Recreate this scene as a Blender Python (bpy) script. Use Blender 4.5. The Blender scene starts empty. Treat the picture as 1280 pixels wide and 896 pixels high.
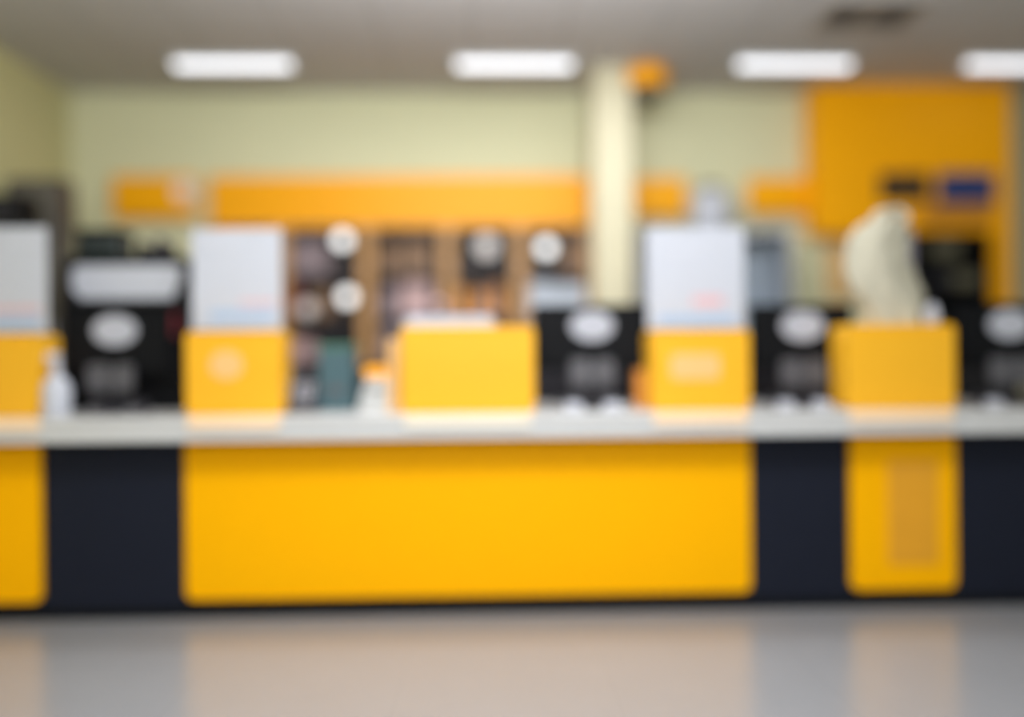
import bpy, bmesh, math, random
from mathutils import Matrix, Vector
random.seed(7)
sc = bpy.context.scene
COL = sc.collection
PI = math.pi

# ------------------------------------------------------------------ camera
F = 1100.0
CAMZ = 1.38
YAW, ROLL = math.radians(1.6), math.radians(-0.45)
CR = Matrix.Rotation(-YAW, 3, 'Z') @ Matrix.Rotation(PI/2, 3, 'X') @ Matrix.Rotation(ROLL, 3, 'Z')
CO = Vector((0, 0, CAMZ))

def P(px, py, Y):
    """world x, z of the point seen at this place of the photo on the plane y = Y"""
    d = CR @ Vector(((px-640)/F, (448-py)/F, -1))
    t = (Y-CO.y)/d.y
    p = CO + d*t
    return p.x, p.z

def PX(px, Y, py=448): return P(px, py, Y)[0]
def PZ(py, Y, px=640): return P(px, py, Y)[1]
def R4(a, b, c, d, Y):
    my, mx = (b+d)/2, (a+c)/2
    return PX(a, Y, my), PX(c, Y, my), PZ(d, Y, mx), PZ(b, Y, mx)   # x0 x1 z0 z1
def at_ceiling(px, py, z):
    d = CR @ Vector(((px-640)/F, (448-py)/F, -1))
    t = (z-CO.z)/d.z
    p = CO + d*t
    return p.x, p.y

cam_d = bpy.data.cameras.new('camera')
cam = bpy.data.objects.new('camera', cam_d); COL.objects.link(cam)
cam.matrix_world = Matrix.Translation(CO) @ CR.to_4x4()
cam_d.sensor_width = 36
cam_d.lens = F/1280*36
cam_d.dof.use_dof = True
cam_d.dof.focus_distance = 3.15
cam_d.dof.aperture_fstop = cam_d.lens/212.0
cam_d.clip_start = 0.05
sc.camera = cam
sc.view_settings.view_transform = 'Standard'
sc.view_settings.look = 'None'

# --------------------------------------------------------------- materials
def mat(name, col, rough=0.5, metal=0.0, var=0.06, scale=6.0, emit=None, estr=0.0, spec=0.5,
        trans=0.0, bump=0.0, coat=0.0):
    m = bpy.data.materials.new(name); m.use_nodes = True
    nt = m.node_tree; N = nt.nodes; L = nt.links
    b = N['Principled BSDF']
    b.inputs['Roughness'].default_value = rough
    b.inputs['Metallic'].default_value = metal
    b.inputs['Specular IOR Level'].default_value = spec
    b.inputs['Transmission Weight'].default_value = trans
    b.inputs['Coat Weight'].default_value = coat
    tc = N.new('ShaderNodeTexCoord'); nz = N.new('ShaderNodeTexNoise')
    nz.inputs['Scale'].default_value = scale; nz.inputs['Detail'].default_value = 4
    L.new(tc.outputs['Object'], nz.inputs['Vector'])
    mx = N.new('ShaderNodeMix'); mx.data_type = 'RGBA'
    c = list(col)[:3]
    mx.inputs['A'].default_value = [max(0, v*(1-var)) for v in c]+[1]
    mx.inputs['B'].default_value = [min(1, v*(1+var)) for v in c]+[1]
    L.new(nz.outputs['Fac'], mx.inputs['Factor'])
    L.new(mx.outputs['Result'], b.inputs['Base Color'])
    if emit:
        b.inputs['Emission Color'].default_value = list(emit)[:3]+[1]
        b.inputs['Emission Strength'].default_value = estr
    if bump:
        bp = N.new('ShaderNodeBump'); bp.inputs['Strength'].default_value = bump
        L.new(nz.outputs['Fac'], bp.inputs['Height']); L.new(bp.outputs['Normal'], b.inputs['Normal'])
    return m

def s2l(v): return tuple(((c/255)/12.92 if c/255 <= .04045 else ((c/255+.055)/1.055)**2.4) for c in v)
def sm(name, r, g, b, **k): return mat(name, s2l((r, g, b)), **k)

M = {}
M['wall'] = sm('cream_green_paint', 216, 214, 176, rough=.7, var=.03)
M['wall_side'] = sm('olive_cream_paint', 196, 190, 140, rough=.7, var=.04)
M['wall_right'] = sm('grey_green_paint', 176, 180, 160, rough=.7, var=.04)
M['column'] = sm('pale_cream_paint', 206, 198, 168, rough=.6, var=.03)
M['orange'] = sm('orange_laminate', 255, 172, 12, rough=.42, spec=.2, var=.03)
M['deep_orange'] = sm('deep_orange_laminate', 254, 174, 0, rough=.45, spec=.2, var=.03)
M['yellow'] = sm('yellow_orange_laminate', 255, 180, 0, rough=.45, spec=.08, var=.02)
M['block'] = sm('warm_yellow_plastic', 236, 174, 40, rough=.4, spec=.2, var=.02)
M['navy'] = sm('navy_black_laminate', 25, 29, 42, rough=.6, var=.06, spec=.15)
M['black'] = sm('black_plastic', 14, 15, 18, rough=.6, var=.1, spec=.12)
M['dark'] = sm('charcoal_plastic', 40, 39, 45, rough=.5, var=.1, spec=.3)
M['grey'] = sm('mid_grey_plastic', 84, 83, 88, rough=.45, var=.05)
M['silver'] = sm('pale_grey_metal', 178, 180, 190, rough=.5, var=.04)
M['white'] = sm('white_plastic', 190, 192, 192, rough=.35, var=.02)
M['top'] = sm('white_stone_laminate', 203, 203, 203, rough=.32, var=.03, scale=30)
M['paper'] = sm('white_paper', 190, 193, 203, rough=.6, var=.02)
M['cream_paper'] = sm('cream_paper', 184, 179, 160, rough=.7, var=.22, scale=9, bump=.4)
M['lilac'] = sm('grey_lilac_paper', 138, 133, 148, rough=.7, var=.05)
M['peach'] = sm('pale_peach_print', 232, 184, 116, rough=.5, var=.03)
M['reflpeach'] = sm('peach_reflection', 250, 218, 182, rough=.4, var=.02)  # warm reflection of the yellow boxes, put into the colour
M['reflpalepeach'] = sm('pale_peach_reflection', 236, 226, 208, rough=.4, var=.02)  # paler painted reflection, for the wide box
M['pinkwhite'] = sm('pinkish_white_print', 236, 220, 214, rough=.5)
M['redp'] = sm('pale_red_print', 214, 170, 176, rough=.6)
M['bluep'] = sm('pale_blue_print', 160, 184, 214, rough=.6)
M['greyp'] = sm('pale_grey_print', 198, 200, 210, rough=.6)
M['tan'] = sm('tan_oak_veneer', 168, 124, 72, rough=.5, var=.12, scale=9)
M['tan_edge'] = sm('light_oak_edge', 222, 170, 104, rough=.45, var=.05)
M['dkback'] = sm('dark_brown_back_board', 74, 66, 66, rough=.6, var=.1)
M['brown'] = sm('brown_card', 122, 92, 66, rough=.6, var=.1)
M['pink'] = sm('dusty_pink_card', 190, 158, 156, rough=.6, var=.05)
M['mauve'] = sm('grey_mauve_card', 130, 114, 118, rough=.6, var=.05)
M['amber'] = sm('amber_card', 214, 140, 52, rough=.6, var=.05)
M['paleblue'] = sm('pale_blue_grey_card', 196, 204, 216, rough=.6, var=.05)
M['teal'] = sm('dark_teal_plastic', 62, 92, 100, rough=.45, var=.08)
M['green'] = sm('dark_green_plastic', 58, 104, 84, rough=.5, var=.08)
M['red'] = sm('dark_red_label', 120, 36, 44, rough=.5)
M['blue'] = sm('blue_sign_face', 26, 54, 112, rough=.4, var=.05)
M['signblack'] = sm('black_sign_face', 24, 22, 22, rough=.5)
M['brownpanel'] = sm('brown_orange_panel', 186, 122, 30, rough=.5)
M['vent'] = sm('dusty_grey_metal', 166, 160, 154, rough=.5)
M['ventback'] = sm('dark_duct', 122, 117, 112, rough=.8)
M['window_grey'] = sm('smoky_glass', 96, 92, 86, rough=.25, var=.1, scale=2)
M['frame'] = sm('dark_grey_frame', 74, 67, 62, rough=.5)
M['hall'] = sm('tan_board', 168, 156, 116, rough=.7)
M['tube'] = mat('lit_diffuser', (.9, .9, .95), emit=(.90, .93, 1.0), estr=1.9)
M['puck'] = mat('lit_lens', (.9, .9, .9), emit=(1, .97, .95), estr=1.5)
M['puck_dim'] = mat('dim_lit_lens', (.5, .45, .42), emit=(1, .85, .8), estr=.3)
def glass_mat():
    m = bpy.data.materials.new('clear_glass'); m.use_nodes = True
    nt = m.node_tree; N = nt.nodes; L = nt.links
    for n in list(N): N.remove(n)
    o = N.new('ShaderNodeOutputMaterial'); mx = N.new('ShaderNodeMixShader')
    t = N.new('ShaderNodeBsdfTransparent'); g = N.new('ShaderNodeBsdfGlossy')
    t.inputs['Color'].default_value = (.93, .96, .97, 1); g.inputs['Roughness'].default_value = .05
    fr = N.new('ShaderNodeFresnel'); fr.inputs['IOR'].default_value = 1.45
    L.new(fr.outputs[0], mx.inputs[0]); L.new(t.outputs[0], mx.inputs[1]); L.new(g.outputs[0], mx.inputs[2])
    L.new(mx.outputs[0], o.inputs[0])
    return m
M['glass'] = glass_mat()

def grid_mat(name, col, line, size, lw, rough, spec=.5):
    m = mat(name, col, rough=rough, var=.04, scale=3, spec=spec)
    nt = m.node_tree; N = nt.nodes; L = nt.links
    b = N['Principled BSDF']; src = b.inputs['Base Color'].links[0].from_socket
    tc = N.new('ShaderNodeTexCoord'); br = N.new('ShaderNodeTexBrick')
    br.offset = 0; br.inputs['Scale'].default_value = 1
    br.inputs['Brick Width'].default_value = size; br.inputs['Row Height'].default_value = size
    br.inputs['Mortar Size'].default_value = lw; br.inputs['Mortar Smooth'].default_value = .3
    br.inputs['Mortar'].default_value = list(line)[:3]+[1]
    L.new(tc.outputs['Object'], br.inputs['Vector'])
    L.new(src, br.inputs['Color1']); L.new(src, br.inputs['Color2'])
    L.new(br.outputs['Color'], b.inputs['Base Color'])
    return m
M['ceiling'] = grid_mat('ceiling_tiles', s2l((194, 191, 192)), s2l((170, 167, 166)), .6, .008, .8)
M['floor'] = grid_mat('polished_floor', s2l((150, 151, 155)), s2l((145, 146, 150)), .9, .003, .22)

# ----------------------------------------------------------------- helpers
def nb(): return bmesh.new()
def box(bm, x0, x1, y0, y1, z0, z1, bev=0.0, seg=2):
    r = bmesh.ops.create_cube(bm, size=1.0)
    vs = r['verts']
    for v in vs:
        v.co = Vector(((x0+x1)/2+v.co.x*(x1-x0), (y0+y1)/2+v.co.y*(y1-y0), (z0+z1)/2+v.co.z*(z1-z0)))
    if bev:
        es = list({e for v in vs for e in v.link_edges})
        bmesh.ops.bevel(bm, geom=es, offset=bev, segments=seg, affect='EDGES', profile=.5)
    return bm
def rrect(bm, x0, x1, z0, z1, y0, y1, r, n=8):
    pts = []
    for cx, cz, a0 in ((x1-r, z1-r, 0), (x0+r, z1-r, PI/2), (x0+r, z0+r, PI), (x1-r, z0+r, 3*PI/2)):
        for k in range(n+1):
            a = a0+PI/2*k/n; pts.append((cx+r*math.cos(a), cz+r*math.sin(a)))
    return prism_y(bm, pts, y0, y1)
def prism_y(bm, pts, y0, y1):
    a = [bm.verts.new((x, y0, z)) for x, z in pts]; b = [bm.verts.new((x, y1, z)) for x, z in pts]
    bm.faces.new(a); bm.faces.new(b[::-1])
    for i in range(len(pts)):
        j = (i+1) % len(pts); bm.faces.new((a[j], a[i], b[i], b[j]))
    return bm
def prism_x(bm, pts, x0, x1):
    a = [bm.verts.new((x0, y, z)) for y, z in pts]; b = [bm.verts.new((x1, y, z)) for y, z in pts]
    bm.faces.new(a[::-1]); bm.faces.new(b)
    for i in range(len(pts)):
        j = (i+1) % len(pts); bm.faces.new((a[i], a[j], b[j], b[i]))
    return bm
def oval(bm, cx, cz, rx, rz, y0, y1, n=40):
    return prism_y(bm, [(cx+rx*math.cos(2*PI*k/n), cz+rz*math.sin(2*PI*k/n)) for k in range(n)], y0, y1)
def lathe(bm, cx, cy, prof, n=32, sx=1, sy=1):
    rings = []
    for r, z in prof:
        rings.append([bm.verts.new((cx+sx*r*math.cos(2*PI*k/n), cy+sy*r*math.sin(2*PI*k/n), z)) for k in range(n)])
    for a, b in zip(rings, rings[1:]):
        for k in range(n):
            j = (k+1) % n; bm.faces.new((a[k], a[j], b[j], b[k]))
    bm.faces.new(rings[0][::-1]); bm.faces.new(rings[-1])
    return bm
def tube(bm, pts, r, n=8):
    rings = []
    for i, p in enumerate(pts):
        p = Vector(p); q = Vector(pts[min(i+1, len(pts)-1)]); o = Vector(pts[max(i-1, 0)])
        t = (q-o).normalized(); u = t.cross(Vector((0.1, .2, 1))).normalized(); w = t.cross(u)
        rings.append([bm.verts.new(p+r*(math.cos(2*PI*k/n)*u+math.sin(2*PI*k/n)*w)) for k in range(n)])
    for a, b in zip(rings, rings[1:]):
        for k in range(n):
            j = (k+1) % n; bm.faces.new((a[k], a[j], b[j], b[k]))
    bm.faces.new(rings[0][::-1]); bm.faces.new(rings[-1])
    return bm

BASE = {}
def thing(name, label, cat, base, group=None):
    o = bpy.data.objects.new(name, None); COL.objects.link(o)
    o.empty_display_size = .1
    o.location = base; BASE[o.name] = Vector(base)
    o['label'] = label; o['category'] = cat
    if group: o['group'] = group
    return o
def obj(name, bm, m, parent=None, smooth=False, label=None):
    bmesh.ops.recalc_face_normals(bm, faces=bm.faces)
    base = BASE[parent.name] if parent is not None else Vector((0, 0, 0))
    if parent is None:      # top-level mesh: origin at its foot
        xs = [v.co for v in bm.verts]
        base = Vector((sum(v.x for v in xs)/len(xs), sum(v.y for v in xs)/len(xs), min(v.z for v in xs)))
    bmesh.ops.translate(bm, verts=bm.verts, vec=-base)
    me = bpy.data.meshes.new(name); bm.to_mesh(me); bm.free()
    me.materials.append(m)
    if smooth:
        for p in me.polygons: p.use_smooth = True
        try: me.set_sharp_from_angle(angle=math.radians(40))
        except Exception: pass
    o = bpy.data.objects.new(name, me); COL.objects.link(o)
    if parent is not None:
        o.parent = parent; BASE[o.name] = base
    else:
        o.location = base; BASE[o.name] = base
    if label: o['label'] = label
    return o
def tag(o, label, cat, group=None, kind=None):
    o['label'] = label; o['category'] = cat
    if group: o['group'] = group
    if kind: o['kind'] = kind
    return o
def struct(name, bm, m, label=None, cat=None):
    o = obj(name, bm, m); o['kind'] = 'structure'
    if label: o['label'] = label
    if cat: o['category'] = cat
    return o
def dup(root, loc, label=None, group=None):
    r = root.copy(); COL.objects.link(r); r.location = loc
    BASE[r.name] = Vector(loc)
    if label: r['label'] = label
    if group: r['group'] = group
    for ch in list(root.children):
        c = ch.copy(); COL.objects.link(c); c.parent = r
        for g in ch.children:
            d = g.copy(); COL.objects.link(d); d.parent = c
    return r

# ------------------------------------------------------------------ the room
H = 3.48
YB = 6.95
XL = PX(90, YB)
XR = PX(1274, YB)
YF = -2.5
T = .15
struct('floor', box(nb(), XL-T, XR+T, YF-T, YB+T, -.1, 0), M['floor'], 'pale grey beige polished floor in front of the counter', 'floor')
struct('ceiling', box(nb(), XL-T, XR+T, YF-T, YB+T, H, H+.1), M['ceiling'], 'warm grey tiled ceiling', 'ceiling')
struct('wall_back', box(nb(), XL-T, XR+T, YB, YB+T, 0, H), M['wall'], 'pale green cream wall behind the shelves', 'wall')
struct('wall_right', box(nb(), XR, XR+T, YF, YB, 0, H), M['wall_right'], 'greenish wall at the right end of the counter', 'wall')
struct('wall_front', box(nb(), XL-T, XR+T, YF-T, YF, 0, H), M['wall'], 'cream wall facing the counter', 'wall')
struct('wall_left', box(nb(), XL-T, XL, YF, YB, 0, H), M['wall_side'], 'olive cream side wall above the tall grey cabinet', 'wall')
LY = 6.0
lx = PX(76, LY, 300); lz = PZ(222, LY, 50)
t = thing('tall_cupboard', 'tall dark grey cupboard against the left wall of the room', 'cupboard', ((XL+lx)/2, 6.16, 0))
obj('carcass', box(nb(), XL+.004, lx, LY+.02, LY+.22, 0, lz), M['frame'], t)
b = nb(); box(b, XL+.01, lx-.03, LY, LY+.02, .06, lz-.03, .003)
d = obj('door', b, M['window_grey'], t)
obj('handle', box(nb(), lx-.07, lx-.055, LY-.03, LY, 1.5, 1.65, .004), M['silver'], d)
xa, xb, za, zc = R4(30, 262, 50, 280, LY-.002)
o = obj('notice', box(nb(), xa, xb, LY-.003, LY, za, zc), M['hall'])
tag(o, 'small tan notice stuck on the tall dark grey cupboard', 'notice')

# support column
x0, x1 = PX(744, 6.3), PX(793, 6.3)
t = thing('support_column', 'square pale cream column rising to the ceiling between the orange header boards', 'column', ((x0+x1)/2, 6.45, 0))
obj('shaft', box(nb(), x0, x1, 6.3, 6.6, .12, H, .008), M['column'], t)
obj('plinth', box(nb(), x0-.01, x1+.01, 6.29, 6.61, 0, .12, .004), M['white'], t)

# --------------------------------------------------------- ceiling fixtures
def light_fix(cx, cy, L):
    t = thing('ceiling_light', '', 'ceiling light', (cx, cy, H))
    b = nb(); box(b, cx-L/2-.03, cx+L/2+.03, cy-.09, cy+.09, H-.03, H, .004)
    obj('housing', b, M['white'], t)
    b = nb(); prism_x(b, [(cy-.055, H-.03), (cy-.05, H-.042), (cy-.03, H-.052), (cy+.03, H-.052), (cy+.05, H-.042), (cy+.055, H-.03)], cx-L/2, cx+L/2)
    obj('diffuser', b, M['tube'], t)
    for s in (-1, 1):
        b = nb(); box(b, cx+s*(L/2+.01)-.01, cx+s*(L/2+.01)+.01, cy-.06, cy+.06, H-.056, H-.03, .003)
        obj('end_cap', b, M['white'], t)
    return t
LL = .80
l0 = at_ceiling(293, 84, H-.05)
l1 = at_ceiling(643, 84, H-.05)
l2 = at_ceiling(991, 84, H-.05)
l3 = at_ceiling(1322, 84, H-.05)
lt = light_fix(l0[0], l0[1], LL)
lt['label'] = 'lit white strip ceiling light above the left end of the orange header'
dup(lt, (l1[0], l1[1], H), 'lit white strip ceiling light in the middle, left of the orange ceiling camera')
dup(lt, (l2[0], l2[1], H), 'lit white strip ceiling light between the orange camera and the tall orange cladding')
if l3[0] < XR-.45:
    dup(lt, (l3[0], l3[1], H), 'lit white strip ceiling light cut off by the right edge of the view')
else:
    dup(lt, (XR-.46, l3[1], H), 'lit white strip ceiling light cut off by the right edge of the view')

# orange dome camera on the ceiling
cx, cy = at_ceiling(808, 84, H)
t = thing('dome_camera', 'orange round ceiling camera housing with a dark grey dome beside the column', 'camera', (cx, cy, H))
obj('housing', lathe(nb(), cx, cy, [(.09, H), (.14, H-.02), (.155, H-.06), (.15, H-.14), (.12, H-.16)]), M['orange'], t, True)
obj('dome', lathe(nb(), cx, cy, [(.11, H-.16), (.105, H-.185), (.08, H-.215), (.04, H-.232), (.005, H-.235)]), M['frame'], t, True)

# ceiling vent
cx, cy = at_ceiling(1085, 18, H)
t = thing('ceiling_vent', 'dusty grey louvred air vent set in the ceiling tiles', 'vent', (cx, cy, H))
obj('backing', box(nb(), cx-.27, cx+.27, cy-.2, cy+.2, H-.008, H), M['ventback'], t)
b = nb(); W_, D_ = .3, .23
box(b, cx-W_, cx+W_, cy-D_, cy-D_+.04, H-.022, H); box(b, cx-W_, cx+W_, cy+D_-.04, cy+D_, H-.022, H)
box(b, cx-W_, cx-W_+.04, cy-D_+.04, cy+D_-.04, H-.022, H); box(b, cx+W_-.04, cx+W_, cy-D_+.04, cy+D_-.04, H-.022, H)
box(b, cx-.02, cx+.02, cy-D_+.04, cy+D_-.04, H-.02, H-.008)
obj('frame', b, M['vent'], t)
for k in range(6):
    yy = cy-.16+k*.064
    b = nb(); prism_x(b, [(yy-.02, H-.02), (yy-.016, H-.02), (yy+.02, H-.009), (yy+.014, H-.009)], cx-.26, cx+.26)
    obj('slat', b, M['vent'], t)

# ------------------------------------------------------------ header boards
def header(a, b_, c, d, m, label, y0=6.84):
    x0, x1, z0, z1 = R4(a, b_, c, d, y0)
    t = thing('header_sign', label, 'sign board', ((x0+x1)/2, y0, z0))
    obj('face', box(nb(), x0, x1, y0, y0+.05, z0, z1, .006), m, t)
    obj('bracket', box(nb(), x0+.03, x1-.03, y0+.05, YB-.001, z0+.06, z1-.06), M['tan'], t)
    return t
h1 = header(140, 220, 243, 272, M['deep_orange'], 'short deep orange header board at the left with a small round pale emblem')
x, z = P(228, 238, 6.8)
ex = obj('emblem', oval(nb(), x, z, .075, .075, 6.825, 6.84), M['pinkwhite'], h1)
h2 = header(262, 220, 746, 284, M['orange'], 'long orange header board above the shelves left of the column')
x, z = P(405, 250, 6.8)
header(792, 222, 858, 270, M['deep_orange'], 'short orange header board just right of the cream column')
header(936, 222, 1016, 266, M['deep_orange'], 'short orange header board joining the tall orange cladding')

# ---------------------------------------------------- shelving behind counter
SY0, SY1 = 6.52, 6.94
SH_Z = {}
def shelf_unit(pa, pb, rows, label, backm='dkback'):
    x0, x1 = PX(pa, SY0, 350), PX(pb, SY0, 350)
    zt = PZ(283, SY0, (pa+pb)/2)
    tk = .045
    t = thing('display_shelf', label, 'shelf', ((x0+x1)/2, (SY0+SY1)/2, 0))
    for s, xa, xb in ((-1, x0, x0+tk), (1, x1-tk, x1)):
        p = obj('side_panel', box(nb(), xa, xb, SY0, SY1, 0, zt), M['tan'], t)
    for xa in (x0+tk-.012, x1-tk):
        obj('edge_strip', box(nb(), xa, xa+.012, SY0-.012, SY0, 0, zt), M['tan_edge'], t)
    obj('back_panel', box(nb(), x0+tk, x1-tk, SY1-.02, SY1, 0, zt), M[backm], t)
    obj('top_panel', box(nb(), x0+tk, x1-tk, SY0, SY1-.02, zt-.04, zt), M['dkback'], t)
    zs = []
    for py in rows:
        z = PZ(py, SY0, (pa+pb)/2)
        obj('shelf', box(nb(), x0+tk, x1-tk, SY0+.01, SY1-.02, z-.022, z), M['dkback'], t)
        zs.append(z)
    z = .1
    obj('shelf', box(nb(), x0+tk, x1-tk, SY0+.01, SY1-.02, z-.1, z), M['dkback'], t)
    return x0+tk, x1-tk, zs, zt-.04
rows = [342, 396, 450, 505]
bay0 = shelf_unit(262, 352, rows, 'dark backed display shelf mostly hidden behind the white poster')
bay1 = shelf_unit(352, 458, rows, 'dark display shelf right beside the white poster with round white lamps')
bay2 = shelf_unit(458, 560, rows, 'dark display shelf of brown and mauve cartons, between two tan uprights')
bay3 = shelf_unit(560, 650, rows, 'dark display shelf holding amber and brown spines, behind the yellow box of papers')
bay4 = shelf_unit(650, 742, rows, 'dark display shelf next to the cream column with pale blue cartons')

def carton(pa, pb, pt, zb, m, label, dy=.2, y0=6.6, group=None, lid=None):
    x0, x1 = PX(pa, y0, pt), PX(pb, y0, pt)
    zt = PZ(pt, y0, (pa+pb)/2)
    o = obj('carton', box(nb(), x0, x1, y0, y0+dy, zb, zt, .006), m)
    tag(o, label, 'carton', group)
    return o
def tin(px, zb, r, h, m, label, y=6.68):
    x = PX(px, y, 340)
    t = thing('round_tin', label, 'tin', (x, y, zb))
    obj('body', lathe(nb(), x, y, [(r*.96, zb), (r, zb+.008), (r, zb+h*.8), (r*.97, zb+h*.82)]), m, t, True)
    obj('lid', lathe(nb(), x, y, [(r*1.03, zb+h*.82), (r*1.03, zb+h*.97), (r*.95, zb+h)]), M['silver'], t, True)
def puck(px, py, label, m='puck', r=.048, Y=6.5):
    """small round spotlight with a bracket clipped to the unit's front"""
    x, z = P(px, py, Y)
    t = thing('spotlight', label, 'spotlight', (x, Y, z))
    b = nb(); oval(b, x, z, r*1.25, r*1.25, Y, Y+.05)
    obj('housing', b, M['white'], t, True)
    obj('lens', oval(nb(), x, z, r, r, Y-.008, Y), M[m], t, True)
    obj('bracket', box(nb(), x-.012, x+.012, Y+.05, SY1-.02, z-.012, z+.012), M['dark'], t)
# bay 1
z1_, z2_, z3_, z4_ = bay1[2]
carton(364, 410, 300, z1_, M['mauve'], 'grey mauve carton on the top shelf behind the white poster edge')
puck(428, 300, 'upper round white spotlight over the shelf beside the tall white poster')
carton(358, 372, 352, z2_, M['red'], 'narrow dark red carton on the second shelf beside the poster')
puck(434, 371, 'lower round white spotlight over the shelf beside the tall white poster')
puck(383, 386, 'dim round spotlight low on the shelf, closest to the poster', 'puck_dim')
carton(388, 415, 362, z2_, M['brown'], 'brown carton on the second shelf between two round lamps')
carton(360, 392, 425, z3_, M['pink'], 'dusty pink carton on the third shelf beside the poster')
carton(402, 432, 418, z3_, M['dark'], 'charcoal carton on the third shelf above the teal box')
# bay 2
z1_, z2_, z3_, z4_ = bay2[2]
carton(474, 498, 305, z1_, M['brown'], 'small brown carton at the left of the top middle shelf')
carton(502, 540, 300, z1_, M['brown'], 'wide brown carton on the top shelf below the long header')
carton(500, 540, 352, z2_, M['pink'], 'dusty pink carton on the second shelf between the tan uprights')
carton(474, 495, 360, z2_, M['mauve'], 'mauve carton left of the dusty pink one on the second shelf')
carton(476, 536, 410, z3_, M['mauve'], 'long mauve carton on the third shelf above the white printer')
# bay 3
z1_, z2_, z3_, z4_ = bay3[2]
puck(608, 308, 'faint pinkish round spotlight above the row of amber spines', 'puck_dim', r=.06)
cols = ['amber', 'brown', 'amber', 'mauve', 'amber', 'brown']
xx = bay3[0]+.02
for k in range(6):
    w_ = (bay3[1]-bay3[0]-.04)/6
    hh = [.22, .25, .2, .23, .25, .21][k]
    b = nb(); box(b, xx, xx+w_-.006, 6.62, 6.8, z2_, z2_+hh, .004)
    o = obj('book', b, M[cols[k]])
    tag(o, ['leftmost amber book spine', 'tall brown book spine second from the left', 'short amber book spine third from the left',
            'grey mauve book spine in the middle', 'tall amber book spine second from the right', 'short brown book spine at the right end'][k]
        + ' in the row behind the yellow paper box', 'book', 'books on the second shelf')
    xx += w_
carton(576, 632, 410, z3_, M['brown'], 'brown carton on the shelf below the amber spines')
# bay 4
z1_, z2_, z3_, z4_ = bay4[2]
puck(683, 310, 'round white spotlight on the shelf left of the column')
carton(704, 734, 296, z1_, M['brown'], 'brown carton on the top shelf next to the cream column')
carton(662, 694, 352, z2_, M['paleblue'], 'pale blue grey carton left of its twin above the middle monitor')
carton(698, 730, 356, z2_, M['paleblue'], 'pale blue grey carton nearest the column above the middle monitor')
carton(660, 730, 412, z3_, M['dark'], 'long charcoal carton behind the middle monitor')
# pale parcel behind yellow box: vase-like
x = PX(556, 6.3, 370); 

cuts = [346, 500, 655, 800, 945, 1100, 1262]
labs = ['behind the desk telephone', 'behind the wide yellow box', 'behind the middle monitor, before the column', 'behind the oblong emblem box',
        'behind the monitor left of the cream sack', 'behind the cream sack box, at the right end']
for a, b_, l_ in zip(cuts, cuts[1:], labs):
    ya, yb = 5.9, 6.24
    xa, xb = PX(a, ya, 470)+.002, PX(b_, ya, 470)-.002
    zt = PZ(457, ya)
    t = thing('low_cabinet', 'low charcoal back cabinet '+l_, 'cabinet', ((xa+xb)/2, 6.07, 0))
    obj('carcass', box(nb(), xa, xb, ya+.02, yb, .06, zt-.03), M['black'], t)
    obj('top_panel', box(nb(), xa, xb, ya-.005, yb, zt-.03, zt, .004), M['dark'], t)
    obj('plinth', box(nb(), xa, xb, ya+.05, yb-.02, 0, .06), M['black'], t)
    xm = (xa+xb)/2
    for s_, u0, u1 in ((1, xa+.003, xm-.002), (-1, xm+.002, xb-.003)):
        d = obj('door', box(nb(), u0, u1, ya, ya+.018, .07, zt-.034, .003), M['dark'], t)
        hx = u1-.04 if s_ == 1 else u0+.04
        obj('handle', box(nb(), hx-.006, hx+.006, ya-.025, ya, zt-.25, zt-.1, .003), M['grey'], d)

# glazed dark cabinet right of the column
CY0 = 6.5
x0, x1, _, zt = R4(802, 284, 990, 375, CY0)
t = thing('glazed_cabinet', 'dark framed cabinet with clear glass doors behind the tall white poster', 'cabinet', ((x0+x1)/2, 6.7, 0))
b = nb(); box(b, x0, x1, CY0+.03, YB-.01, 0, 1.25); obj('base', b, M['dark'], t)
b = nb(); box(b, x0, x0+.03, CY0+.03, YB-.01, 1.25, zt); box(b, x1-.03, x1, CY0+.03, YB-.01, 1.25, zt)
obj('carcass', b, M['greyp'], t)
obj('top_panel', box(nb(), x0, x1, CY0+.03, YB-.01, zt-.05, zt), M['dark'], t)
obj('back_panel', box(nb(), x0+.03, x1-.03, YB-.03, YB-.01, 1.25, zt-.05), M['greyp'], t)
xm = (x0+x1)/2
for xa, xb in ((x0, xm-.003), (xm+.003, x1)):
    b = nb()
    box(b, xa, xa+.03, CY0, CY0+.028, 1.27, zt-.01); box(b, xb-.03, xb, CY0, CY0+.028, 1.27, zt-.01)
    box(b, xa+.03, xb-.03, CY0, CY0+.028, 1.27, 1.3); box(b, xa+.03, xb-.03, CY0, CY0+.028, zt-.05, zt-.01)
    d = obj('door', b, M['silver'], t)
    obj('pane', box(nb(), xa+.03, xb-.03, CY0+.01, CY0+.016, 1.3, zt-.05), M['glass'], d)
    hx = xb-.015 if xa == x0 else xa+.015
    obj('handle', box(nb(), hx-.006, hx+.006, CY0-.025, CY0, 1.7, 1.85, .003), M['silver'], d)
cab_top = zt
bx = x0+.05; k = 0
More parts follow.
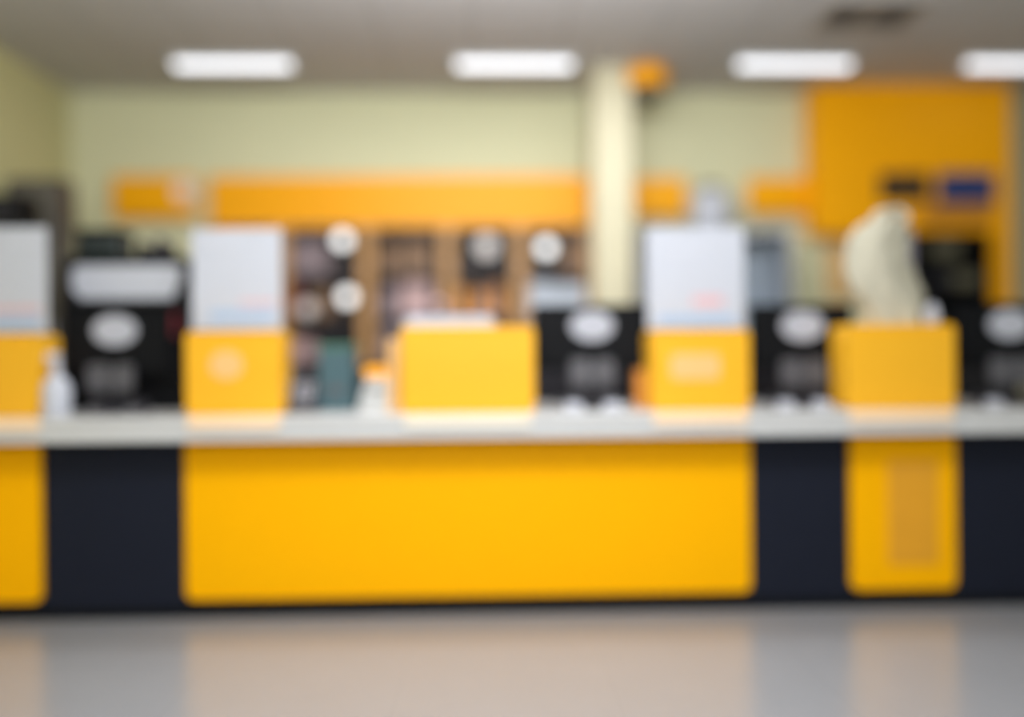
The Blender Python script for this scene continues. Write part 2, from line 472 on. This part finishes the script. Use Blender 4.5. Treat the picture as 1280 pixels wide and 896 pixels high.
while bx < x1-.12:
    w_ = .085
    hh = [.5, .47, .51, .46, .49][k % 5]; m = [M['paleblue'], M['lilac'], M['white'], M['greyp']][k % 4]
    tt = thing('ring_binder', '', 'binder', (bx+w_/2, 6.7, 1.25), 'ring binders in the glazed cabinet')
    obj('cover', box(nb(), bx, bx+w_-.006, 6.58, 6.86, 1.25, 1.25+hh, .004), m, tt)
    obj('spine_label', box(nb(), bx+.02, bx+w_-.026, 6.576, 6.58, 1.25+hh*.55, 1.25+hh*.85), M['white'], tt)
    tt['label'] = ['pale blue', 'grey lilac', 'white', 'pale grey'][k % 4]+' upright ring binder, number %s from the cabinet\'s left side' % \
        ['first', 'second', 'third', 'fourth', 'fifth', 'sixth', 'seventh', 'eighth', 'ninth', 'tenth', 'eleventh', 'twelfth', 'thirteenth', 'fourteenth'][k]
    tt['label'] = tt['label'].replace('number ', '')
    bx += w_; k += 1
# white appliance on top of it
x0, x1, z0, z1 = R4(868, 226, 918, 280, 6.62)
t = thing('water_jug', 'pale grey jug with a dark lid on top of the glazed cabinet', 'jug', ((x0+x1)/2, 6.72, cab_top))
cxj = (x0+x1)/2; rj = (x1-x0)/2
obj('body', lathe(nb(), cxj, 6.75, [(rj*.8, cab_top), (rj*.95, cab_top+.02), (rj, cab_top+.12), (rj*.9, z1-.1), (rj*.6, z1-.05)]), M['paper'], t, True)
obj('lid', lathe(nb(), cxj, 6.75, [(rj*.62, z1-.05), (rj*.62, z1-.02), (rj*.35, z1)]), M['frame'], t, True)
obj('handle', tube(nb(), [(cxj+rj*.85, 6.75, z1-.12), (cxj+rj*1.35, 6.75, z1-.13), (cxj+rj*1.4, 6.75, cab_top+.12), (cxj+rj*.9, 6.75, cab_top+.08)], .012), M['paper'], t, True)

# --------------------------------------------------- tall orange cladding
OY = 6.72
x0, x1, zb, _ = R4(1018, 118, 1264, 292, OY)
xs = PX(1238, OY, 330)
t = thing('orange_cladding', 'tall orange laminate cladding reaching the ceiling around a dark cabinet', 'cladding', ((x0+x1)/2, 6.8, 0))
obj('fascia', box(nb(), x0, x1, OY, YB, zb, H, 0), M['deep_orange'], t)
obj('post', box(nb(), xs+.004, x1, OY, YB, 0, zb, 0), M['deep_orange'], t)
# signs on it
for (a, b_, c, d, m, lab) in ((1100, 218, 1160, 250, 'signblack', 'small black sign on the tall orange cladding'),
                              (1172, 217, 1242, 253, 'blue', 'small blue sign on the tall orange cladding, right of the black one')):
    xa, xb, za, zc = R4(a, b_, c, d, OY)
    tt = thing('wall_sign', lab, 'sign', ((xa+xb)/2, OY-.02, za))
    obj('face', box(nb(), xa, xb, OY-.025, OY-.012, za, zc, .003), M[m], tt)
    obj('backing', box(nb(), xa-.006, xb+.006, OY-.012, OY, za-.006, zc+.006), M['dark'], tt)
xa, xb, za, zc = R4(1150, 254, 1238, 278, OY)
o = obj('shutter_box', box(nb(), xa, xb, OY-.03, OY, za, zc, .01), M['brownpanel'])
tag(o, 'brownish orange shutter box just above the black cabinet', 'shutter')
# dark cabinet below it
KY = 6.6
xa = PX(1143, KY, 330); xb = PX(1238, KY, 330); zc = zb-.002
t = thing('black_cabinet', 'tall black open cabinet under the orange cladding at the right', 'cabinet', ((xa+xb)/2, 6.75, 0))
b = nb(); box(b, xa, xa+.03, KY, YB-.01, 0, zc); box(b, xb-.03, xb, KY, YB-.01, 0, zc)
obj('side_panel', b, M['black'], t)
obj('back_panel', box(nb(), xa+.03, xb-.03, YB-.03, YB-.01, 0, zc), M['black'], t)
obj('top_panel', box(nb(), xa+.03, xb-.03, KY, YB-.03, zc-.03, zc), M['black'], t)
kz = []
for py in (322, 358, 400):
    z = PZ(py, KY, 1190); kz.append(z)
    obj('shelf', box(nb(), xa+.03, xb-.03, KY+.01, YB-.03, z-.02, z), M['black'], t)
obj('base', box(nb(), xa+.03, xb-.03, KY+.02, YB-.03, 0, .1), M['black'], t)
M['olive'] = sm('dark_olive_card', 92, 88, 70, rough=.5)
for (pa, pb, pt, zz, m, lab) in ((1170, 1200, 300, kz[0], 'olive', 'dull olive box on the top shelf of the black cabinet'),
                                 (1166, 1190, 342, kz[1], 'dark', 'charcoal box on the middle shelf of the black cabinet'),
                                 (1194, 1226, 340, kz[1], 'olive', 'dull olive box on the middle shelf of the black cabinet')):
    carton(pa, pb, pt, zz, M[m], lab, y0=6.66, dy=.18)

# ------------------------------------------------------------ the counter
CT = 1.09      # top of worktop
TB = .965
CX0, CX1 = XL+.01, XR-.01
t = thing('worktop', 'long white worktop running across the whole counter', 'worktop', ((CX0+CX1)/2, 5, TB))
obj('slab', box(nb(), CX0, CX1, 4.56, 5.58, CT-.045, CT, .008), M['top'], t)
obj('fascia', box(nb(), CX0, CX1, 4.575, 5.5, TB, CT-.045, .004), M['top'], t)
WT = t

FY = 4.77
edges = [(None, 52, 'yellow', 'yellow fronted counter cabinet at the far left'),
         (52, 231, 'navy', 'navy black counter cabinet between the two left yellow fronts'),
         (231, 939, 'yellow', 'very wide yellow fronted counter cabinet in the middle'),
         (939, 1063, 'navy', 'navy black counter cabinet right of the wide yellow front'),
         (1063, 1196, 'yellow', 'narrow yellow fronted counter cabinet at the right with a faint greyish inset'),
         (1196, None, 'navy', 'navy black counter cabinet at the right end')]
for a, b_, kind, lab in edges:
    x0 = CX0 if a is None else PX(a, FY, 650)
    x1 = CX1 if b_ is None else PX(b_, FY, 650)
    t = thing('counter_cabinet', lab, 'cabinet', ((x0+x1)/2, 5, 0))
    obj('carcass', box(nb(), x0, x1, 4.81, 5.5, .05, TB-.012), M['navy'], t)
    obj('plinth', box(nb(), x0, x1, 4.765, 5.45, 0, .05), M['black'], t)
    if kind == 'yellow':
        obj('front_panel', rrect(nb(), x0+.004, x1-.004, PZ(749, FY, 300), TB-.002, FY, 4.809, .045), M['yellow'], t)
    else:
        obj('front_panel', box(nb(), x0+.004, x1-.004, 4.78, 4.809, .05, TB-.002, .004), M['navy'], t)
    if a == 1063:
        xa, xb, za, zc = R4(1110, 575, 1172, 705, FY)
        obj('inset', rrect(nb(), xa, xb, za, zc, FY-.004, FY, .01), sm('dull_amber_panel', 226, 158, 30, rough=.5), t)

# yellow blocks on the worktop
BY = 4.72
def block(a, b_, top, label, emblem=None, name='yellow_box'):
    x0, x1, _, zt = R4(a, top, b_, 512, BY)
    t = thing(name, label, 'box', ((x0+x1)/2, 4.86, CT))
    b = nb(); rrect(b, x0, x1, CT, zt, BY, 4.955, .03)
    obj('body', b, M['block'], t)
    obj('seam', box(nb(), x0+.04, x1-.04, BY-.003, BY, zt-.035, zt-.03), M['deep_orange'], t)
    if emblem:
        ex0, ex1, ez0, ez1 = R4(*emblem, BY)
        if emblem[4:] : pass
        b = nb()
        if (ex1-ex0) > 1.4*(ez1-ez0): rrect(b, ex0, ex1, ez0, ez1, BY-.004, BY, .03)
        else: oval(b, (ex0+ex1)/2, (ez0+ez1)/2, (ex1-ex0)/2, (ez1-ez0)/2, BY-.004, BY)
        obj('emblem', b, M['peach'], t)
    return x0, x1, zt
bk0 = block(-70, 48, 418, 'yellow counter box at the left edge beside the white bottle')
bk1 = block(232, 352, 414, 'yellow counter box with a pale round emblem beside the black printer', (262, 438, 304, 474))
bk2 = block(501, 668, 408, 'wide yellow counter box with papers lying on top')
bk3 = block(815, 937, 412, 'yellow counter box with a pale oblong emblem between two monitors', (838, 442, 900, 474))
bk4 = block(1060, 1194, 405, 'yellow counter box under the crumpled cream paper at the right')

for (a, b_) in ((0, 50), (234, 350), (505, 664), (817, 935), (1062, 1192)):  # yellow boxes' reflection in the worktop, painted as peach strips
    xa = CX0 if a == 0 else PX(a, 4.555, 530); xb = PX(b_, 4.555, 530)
    obj('box_reflection', box(nb(), xa, xb, 4.553, 4.56, CT-.06, CT-.002, .002), M['reflpalepeach'] if a == 505 else M['reflpeach'], WT, label='painted peach reflection of the yellow box on the front edge')

# posters in holders
def poster(a, b_, c, d, zb, label, marks, tilt=0):
    Y = 4.86
    x0, x1, _, z1 = R4(a, b_, c, d, Y)
    t = thing('poster_stand', label, 'poster', ((x0+x1)/2, Y, zb))
    obj('foot', box(nb(), x0+.02, x1-.02, Y-.07, Y+.09, zb, zb+.01, .003), M['glass'], t)
    obj('holder', box(nb(), x0-.004, x1+.004, Y+.005, Y+.01, zb+.01, z1+.004), M['glass'], t)
    s = obj('sheet', box(nb(), x0, x1, Y, Y+.004, zb+.012, z1), M['paper'], t)
    for (ma, mb, mc, md, mm) in marks:
        u0, u1, v0, v1 = R4(ma, mb, mc, md, Y)
        obj('printed_mark', box(nb(), u0, u1, Y-.002, Y, v0, v1), M[mm], s)
poster(-60, 284, 59, 415, bk0[2], 'white printed poster on the yellow box at the left edge',
       [(-10, 384, 50, 390, 'redp'), (-10, 396, 50, 408, 'bluep'), (10, 300, 50, 306, 'greyp')])
poster(240, 286, 352, 415, bk1[2], 'white printed poster on the yellow box beside the black printer',
       [(300, 376, 345, 381, 'redp'), (262, 388, 345, 400, 'bluep'), (255, 300, 300, 306, 'greyp')])
poster(809, 284, 930, 412, bk3[2], 'white printed poster on the yellow box between two monitors',
       [(866, 370, 904, 382, 'redp'), (822, 394, 918, 405, 'bluep'), (830, 310, 880, 316, 'greyp')])

# papers on the wide block
x0, x1, _, _ = R4(505, 392, 620, 410, 4.85)
zz = bk2[2]
t = thing('paper_tray', 'shallow white tray with papers on the wide yellow box', 'tray', ((x0+x1)/2, 4.86, zz))
b = nb(); box(b, x0, x1, 4.75, 5.0, zz, zz+.008)
box(b, x0, x0+.008, 4.75, 5.0, zz+.008, zz+.04); box(b, x1-.008, x1, 4.75, 5.0, zz+.008, zz+.04)
box(b, x0+.008, x1-.008, 4.99, 5.0, zz+.008, zz+.04)
obj('tray', b, M['white'], t)
for k in range(5):
    b = nb(); box(b, x0+.02+.006*(k % 3), x1-.02-.007*(k % 2), 4.752+.003*k, 4.98, zz+.008+k*.011, zz+.018+k*.011, .002)
    o = obj('paper_stack', b, M['paper'] if k < 4 else M['bluep'])
    tag(o, ['bottom', 'second lowest', 'middle', 'second highest', 'pale blue topmost'][k]+' layer of papers in the tray on the wide yellow box', 'papers', 'papers in the tray')
# pale figure-like vase behind it
x, z = P(557, 395, 5.25)
t = thing('pump_dispenser', 'pinkish white pump dispenser standing behind the wide yellow box', 'dispenser', (x, 5.25, CT))
obj('bottle', lathe(nb(), x, 5.25, [(.06, CT), (.07, CT+.02), (.07, CT+.4), (.06, CT+.46), (.03, CT+.5)]), M['pink'], t, True)
obj('collar', lathe(nb(), x, 5.25, [(.03, CT+.5), (.032, CT+.54)]), M['white'], t, True)
obj('pump', tube(nb(), [(x, 5.25, CT+.54), (x, 5.25, CT+.62), (x-.02, 5.24, CT+.635), (x-.07, 5.2, CT+.63)], .014), M['pink'], t, True)
# lilac folder leaning left of the wide block
x0, x1, z0, z1 = R4(486, 424, 506, 470, 4.9)
o = obj('leaflet', box(nb(), x0, x1-.03, 4.85, 4.87, CT, z1, .002), M['peach'])
tag(o, 'pale peach leaflet board standing against the wide yellow box', 'leaflet')

# ------------------------------------------------------------- monitors
MY = 4.98
def monitor(cxp, top=380, wpx=140, emb_y=407, bottom=462):
    x0, x1, z0, z1 = R4(cxp-wpx/2, top, cxp+wpx/2, bottom, MY)
    cx = (x0+x1)/2
    t = thing('monitor', '', 'monitor', (cx, MY+.1, CT))
    b = nb(); rrect(b, x0, x1, z0, z1, MY+.02, MY+.05, .015); obj('bezel', b, M['black'], t)
    b = nb(); rrect(b, x0+.03, x1-.03, z0+.03, z1-.03, MY, MY+.02, .04); obj('back_cover', b, M['black'], t)
    obj('screen', box(nb(), x0+.02, x1-.02, MY+.05, MY+.053, z0+.02, z1-.02), sm('dim_screen', 50, 60, 80, rough=.2) if 'scr' not in M else M['scr'], t)
    _, ez = P(cxp, emb_y, MY)
    obj('badge', oval(nb(), cx, ez, .122, .084, MY-.006, MY), M['silver'], t, False, 'pale oval badge')
    b = nb(); box(b, cx-.035, cx+.035, MY-.02, MY-.001, CT+.015, z0+.05, .006); obj('neck', b, M['dark'], t)
    ha, hb = P(cxp-27, 482, MY-.03), P(cxp+27, 448, MY-.03)
    b = nb(); rrect(b, ha[0], cx-.012, ha[1], hb[1], MY-.05, MY-.022, .03); rrect(b, cx+.012, hb[0], ha[1], hb[1], MY-.05, MY-.022, .03)
    box(b, cx-.02, cx+.02, MY-.045, MY-.02, (ha[1]+hb[1])/2-.02, (ha[1]+hb[1])/2+.02)
    obj('hinge', b, M['grey'], t)
    b = nb(); rr = .14
    lathe(b, cx, MY+.0, [(.14, CT), (.14, CT+.008), (.1, CT+.018), (.05, CT+.024)], sx=1.1, sy=.8); obj('foot', b, M['dark'], t, True)
    pts = [(cx+.03, MY-.02, z0+.01), (cx+.07, MY-.04, z0-.05), (cx+.1, MY-.02, CT+.1), (cx+.13, MY+.02, CT+.012), (cx+.16, MY+.12, CT+.012)]
    obj('cable', tube(nb(), pts, .006), M['dark'], t, True)
    return t, cx
mid, _ = monitor(740, top=380, wpx=144)
mid['label'] = 'black monitor seen from behind with an oval badge, beside the wide yellow box'
m0, mx0 = monitor(1003, top=380, wpx=128)
m0['label'] = 'black monitor from behind, left of the yellow box holding the cream paper sack'
bz = m0.location
def place_mon(px, label, py=440):
    x = PX(px, MY, py)
    dz = 0
    return dup(m0, (x, bz.y, bz.z), label)
place_mon(1262, 'black monitor seen from behind cut off by the right edge')
place_mon(144, 'black monitor seen from behind in front of the big black printer')

# keyboards, mice and small clutter below the monitors
def keyboard(px, label):
    x = PX(px, 5.3, 470)
    t = thing('keyboard', label, 'keyboard', (x, 5.38, CT))
    obj('case', box(nb(), x-.22, x+.22, 5.31, 5.45, CT, CT+.02, .005), M['dark'], t)
    b = nb()
    for r in range(4):
        for c in range(13):
            xx, yy = x-.2+c*.031, 5.32+r*.031
            box(b, xx, xx+.026, yy, yy+.026, CT+.02, CT+.028)
    obj('keys', b, M['grey'], t)
for px, lab in ((740, 'charcoal keyboard lying behind the middle monitor'), (1003, 'charcoal keyboard lying behind the right hand monitor'),
                (1262, 'charcoal keyboard lying behind the monitor at the right edge')):
    keyboard(px, lab)
def cardreader(px, label, m='silver', Y=4.8):
    x = PX(px, Y, 495)
    t = thing('card_reader', label, 'card reader', (x, Y, CT))
    b = nb(); prism_x(b, [(Y-.05, CT), (Y+.06, CT), (Y+.06, CT+.075), (Y+.03, CT+.08), (Y-.05, CT+.03)], x-.045, x+.045)
    obj('body', b, M['dark'], t)
    b = nb(); prism_x(b, [(Y-.05, CT+.031), (Y-.03, CT+.045), (Y-.03, CT+.05), (Y-.05, CT+.036)], x-.04, x+.04)
    obj('keypad', b, M[m], t)
    b = nb(); box(b, x-.05, x+.05, Y-.065, Y-.052, CT, CT+.04, .005)
    obj('front_rim', b, M[m], t)
for px, lab in ((716, 'small reader with a silver rim, left of the pair under the middle monitor'),
                (764, 'small reader with a silver rim, right of the pair under the middle monitor'),
                (978, 'small silver rimmed reader, left one under the monitor beside the cream sack'),
                (1022, 'small silver rimmed reader, right one under the monitor beside the cream sack'),
                (1236, 'small reader with a silver rim under the monitor at the right edge'),
                (122, 'small reader with a silver rim, left of the pair before the printer'),
                (170, 'small reader with a silver rim, right of the pair before the printer')):
    cardreader(px, lab, 'silver' if px > 600 else 'grey')
x0, x1, z0, z1 = R4(794, 462, 814, 505, 5.0)
o = obj('carton', box(nb(), x0, x1, 4.95, 5.05, CT, z1, .004), M['amber'])
tag(o, 'small amber carton in the gap between the middle monitor and the yellow box', 'carton')

# ---------------------------------------------------- big black printer, left
PY = 5.14
x0, x1, z0, z1 = R4(80, 320, 234, 505, PY)
t = thing('large_printer', 'big black printer with a white paper slot behind the left monitor', 'printer', ((x0+x1)/2, 5.35, CT))
b = nb(); rrect(b, x0, x1, CT, z1, PY, 5.56, .05); obj('body', b, M['black'], t)
xa, xb, za, zc = R4(92, 332, 228, 374, PY)
b = nb(); prism_y(b, [(xa, zc-.03), (xa+.03, zc), (xb-.02, zc), (xb, zc-.06), (xb-.05, za), (xa+.05, za), (xa, za+.06)], PY-.02, PY)
obj('paper_sheet', b, M['paper'], t)
obj('output_shelf', box(nb(), xa+.03, xb-.03, PY-.05, PY, za-.02, za), M['dark'], t)
xa, xb, za, zc = R4(205, 390, 222, 420, PY)
obj('warning_label', box(nb(), xa, xb, PY-.004, PY, za, zc), M['red'], t, label='dark red label')
ptop = z1
x0, x1, za, zc = R4(96, 286, 150, 318, 5.2)
t = thing('storage_case', 'dark green black case on top of the printer, at its left', 'case', ((x0+x1)/2, 5.3, ptop))
obj('shell', box(nb(), x0, x1, 5.2, 5.42, ptop, zc-.03, .015), sm('green_black_shell', 30, 42, 42, rough=.5), t)
obj('lid', box(nb(), x0-.006, x1+.006, 5.195, 5.425, zc-.03, zc, .01), M['black'], t)
obj('handle', tube(nb(), [((x0+x1)/2-.05, 5.19, zc-.06), ((x0+x1)/2-.04, 5.16, zc-.075), ((x0+x1)/2+.04, 5.16, zc-.075), ((x0+x1)/2+.05, 5.19, zc-.06)], .007), M['grey'], t)
x0, x1, za, zc = R4(172, 302, 214, 320, 5.2)
t = thing('tape_dispenser', 'low dark tape dispenser on top of the printer, at its right', 'dispenser', ((x0+x1)/2, 5.25, ptop))
b = nb(); prism_y(b, [(x0, ptop), (x1, ptop), (x1, zc-.01), (x1-.03, zc), ((x0+x1)/2, zc-.03), (x0+.02, zc), (x0, zc-.02)], 5.2, 5.28); obj('body', b, M['dark'], t)
obj('roll', oval(nb(), (x0+x1)/2+.02, zc-.0, .03, .03, 5.225, 5.255), M['grey'], t)

# white bottle
x, _ = P(70, 480, 4.8); _, zt = P(70, 446, 4.8)
t = thing('spray_bottle', 'white bottle with a grey nozzle at the left, beside the printer', 'bottle', (x, 4.8, CT))
obj('body', lathe(nb(), x, 4.8, [(.068, CT), (.075, CT+.012), (.075, CT+.15), (.06, CT+.19), (.026, CT+.22), (.024, CT+.235)]), M['paper'], t, True)
b = nb(); lathe(b, x, 4.8, [(.028, CT+.235), (.028, CT+.262), (.015, CT+.265), (.012, CT+.285)]); box(b, x-.05, x+.02, 4.785, 4.815, CT+.285, zt+.02, .006)
obj('nozzle', b, M['greyp'], t)

# black speaker high at the left edge
SPY = 5.6
x0, x1, z0, z1 = R4(-30, 243, 30, 284, SPY)
t = thing('wall_speaker', 'black loudspeaker on the left wall above the poster', 'speaker', (XL, SPY+.1, z0))
obj('cabinet', box(nb(), XL+.03, x1, SPY, SPY+.2, z0, z1, .01), M['black'], t)
obj('bracket', box(nb(), XL, XL+.03, SPY+.06, SPY+.14, z0+.05, z1-.05), M['dark'], t)
xm, zm = (XL+.03+x1)/2, (z0+z1)/2
obj('cone', oval(nb(), xm, zm, (x1-XL-.03)*.36, (z1-z0)*.36, SPY-.006, SPY), M['dark'], t)

# ------------------------------------- things between poster and wide block
x0, x1, z0, z1 = R4(398, 430, 441, 505, 4.95)
t = thing('file_box', 'dark teal file box with a green lid on the worktop', 'box', ((x0+x1)/2, 5, CT))
obj('body', box(nb(), x0, x1, 4.95, 5.2, CT, z1-.03, .006), M['teal'], t)
obj('lid', box(nb(), x0-.005, x1+.005, 4.945, 5.205, z1-.03, z1, .006), M['green'], t)
obj('label_holder', box(nb(), x0+.05, x1-.05, 4.944, 4.95, CT+.1, CT+.14), M['grey'], t)
x0, x1, z0, z1 = R4(356, 442, 396, 505, 4.9)
t = thing('desk_phone', 'charcoal desk telephone with pale keys beside the poster box', 'telephone', ((x0+x1)/2, 5, CT))
b = nb(); prism_x(b, [(4.86, CT), (5.06, CT), (5.06, CT+.2), (5.03, CT+.2), (4.86, CT+.04)], x0, x1); obj('base', b, M['dark'], t)
b = nb()
for r in range(4):
    for c in range(3):
        u = x0+.055+c*.035; s = .15+r*.18
        yy, zz = 4.86+.17*s, CT+.04+.16*s
        box(b, u, u+.024, yy-.008, yy+.012, zz-.004, zz+.014)
obj('keys', b, M['silver'], t)
b = nb(); tube(b, [(x0+.02, 4.875, CT+.075), (x0+.02, 4.93, CT+.135), (x0+.02, 4.99, CT+.19), (x0+.02, 5.03, CT+.225)], .018); obj('handset', b, M['grey'], t, True)
b = nb(); pts = [(x0-.005+.006*math.cos(k*1.6), 4.87-.0+.006*math.sin(k*1.6), CT+.075-.065*k/30) for k in range(31)]
obj('cord', tube(b, pts, .003, 5), M['black'], t)

x0, x1, z0, z1 = R4(447, 462, 500, 505, 4.85)
t = thing('label_printer', 'small white sloping label printer with an orange lid beside the wide yellow box', 'printer', ((x0+x1)/2, 4.95, CT))
xw = x1-x0
b = nb(); prism_y(b, [(x0, CT), (x1-.03, CT), (x1-.03, CT+.1), (x1-.07, CT+.19), (x0+.05, CT+.19), (x0+.02, CT+.1)], 4.86, 5.06); obj('body', b, M['white'], t)
b = nb(); rrect(b, x0+.03, x1-.05, CT+.19, CT+.25, 4.88, 5.05, .02); obj('lid', b, M['orange'], t)
obj('paper_slot', box(nb(), x0+.06, x1-.08, 4.855, 4.86, CT+.12, CT+.135), M['dark'], t)

# --------------------------------------------- crumpled cream paper on block 4
Y = 4.87
def loft(secs, n=40, amp=.012, seed=1, depth=.09):
    rnd = random.Random(seed); bm = nb(); rings = []
    for i, (py, pa, pb) in enumerate(secs):
        xa, z = P(pa, py, Y); xb, _ = P(pb, py, Y)
        cx, rx = (xa+xb)/2, (xb-xa)/2
        ring = []
        for k in range(n):
            a = 2*PI*k/n
            f = 1+amp/max(rx, .03)*(math.sin(5*a+i*.8)+.7*math.sin(9*a-i*1.3)+rnd.uniform(-.4, .4))*.6
            ring.append(bm.verts.new((cx+rx*f*math.cos(a), Y+.01+min(depth, rx)*f*math.sin(a), z)))
        rings.append(ring)
    for a, b in zip(rings, rings[1:]):
        for k in range(n):
            j = (k+1) % n; bm.faces.new((a[k], a[j], b[j], b[k]))
    bm.faces.new(rings[0][::-1]); bm.faces.new(rings[-1])
    zmin = min(v.co.z for v in rings[0])
    for v in rings[0]: v.co.z = bk4[2]
    return bm
b = loft([(405, 1084, 1152), (390, 1080, 1154), (370, 1070, 1149), (345, 1058, 1136), (320, 1058, 1132), (300, 1064, 1131),
          (284, 1078, 1131), (274, 1092, 1131), (266, 1102, 1129), (260, 1108, 1126)], amp=.035)
t = thing('paper_sack', 'tall crumpled cream paper sack pointing up on the right yellow box', 'paper sack', (P(1112, 405, Y)[0], Y, bk4[2]))
obj('sack', b, M['cream_paper'], t, True)
x, z = P(1116, 272, Y)
obj('tie', lathe(nb(), x, Y+.01, [(.088, z-.006), (.094, z), (.088, z+.006)]), M['tan'], t, True)
x0, x1, z0, z1 = R4(1130, 286, 1150, 404, 4.93)
o = obj('envelope', box(nb(), x0, x1, 4.99, 5.0, bk4[2], z1, .003), M['lilac'])
tag(o, 'tall grey lilac envelope standing behind the crumpled cream paper sack', 'envelope')

x, z = P(1156, 388, 4.87)
t = thing('tissue_wad', 'crumpled pale grey tissue at the foot of the cream paper sack', 'tissue', (x, 4.87, bk4[2]))
rnd = random.Random(4); b = nb(); r_ = bmesh.ops.create_icosphere(b, subdivisions=3, radius=.05)
for v in b.verts:
    v.co *= 1+.12*math.sin(9*v.co.x*14)+rnd.uniform(-.1, .1)
    v.co = Vector((x+.02+v.co.x*.8, 4.83+v.co.y*.8, max(bk4[2], bk4[2]+.05+v.co.z*1.3)))
obj('wad', b, M['greyp'], t)
xa, xb, za, zc = R4(1034, 302, 1062, 375, 6.94)
o = obj('poster', box(nb(), xa, xb, 6.94, 6.95, za, zc), M['peach'])
tag(o, 'pale peach poster on the wall below the orange cladding', 'poster')

# ------------------------------------------------------------------ lights
def area(x, y, z, sx, sy, power, col=(1, .97, .92), rot=(0, 0, 0), spread=180):
    l = bpy.data.lights.new('area', 'AREA'); l.shape = 'RECTANGLE'; l.size = sx; l.size_y = sy
    l.energy = power; l.color = col; l.spread = math.radians(spread)
    o = bpy.data.objects.new('added_area_light', l); COL.objects.link(o); o.location = (x, y, z); o.rotation_euler = rot  # added area light, no visible fixture behind it
    return o
COOL = (.95, .975, 1)
area(0.2, 5.2, 3.40, 3.0, .5, 46, COOL)  # added light above the staff side, for the back wall
area(0.1, 2.3, 3.3, 2.4, 1.0, 128, COOL, rot=(math.radians(35), 0, 0))  # added light tilted towards the counter
area(0.1, -1.8, 2.8, 2.4, 1.0, 140, COOL, rot=(math.radians(78), 0, 0))  # added front fill from behind the camera
area(0.1, 3.4, 2.4, 2.0, 1.0, 66, COOL, rot=(PI, 0, 0))  # added uplight that brightens the ceiling

w = bpy.data.worlds.new('world'); sc.world = w; w.use_nodes = True
w.node_tree.nodes['Background'].inputs[0].default_value = (.8, .8, .85, 1)
w.node_tree.nodes['Background'].inputs[1].default_value = .3
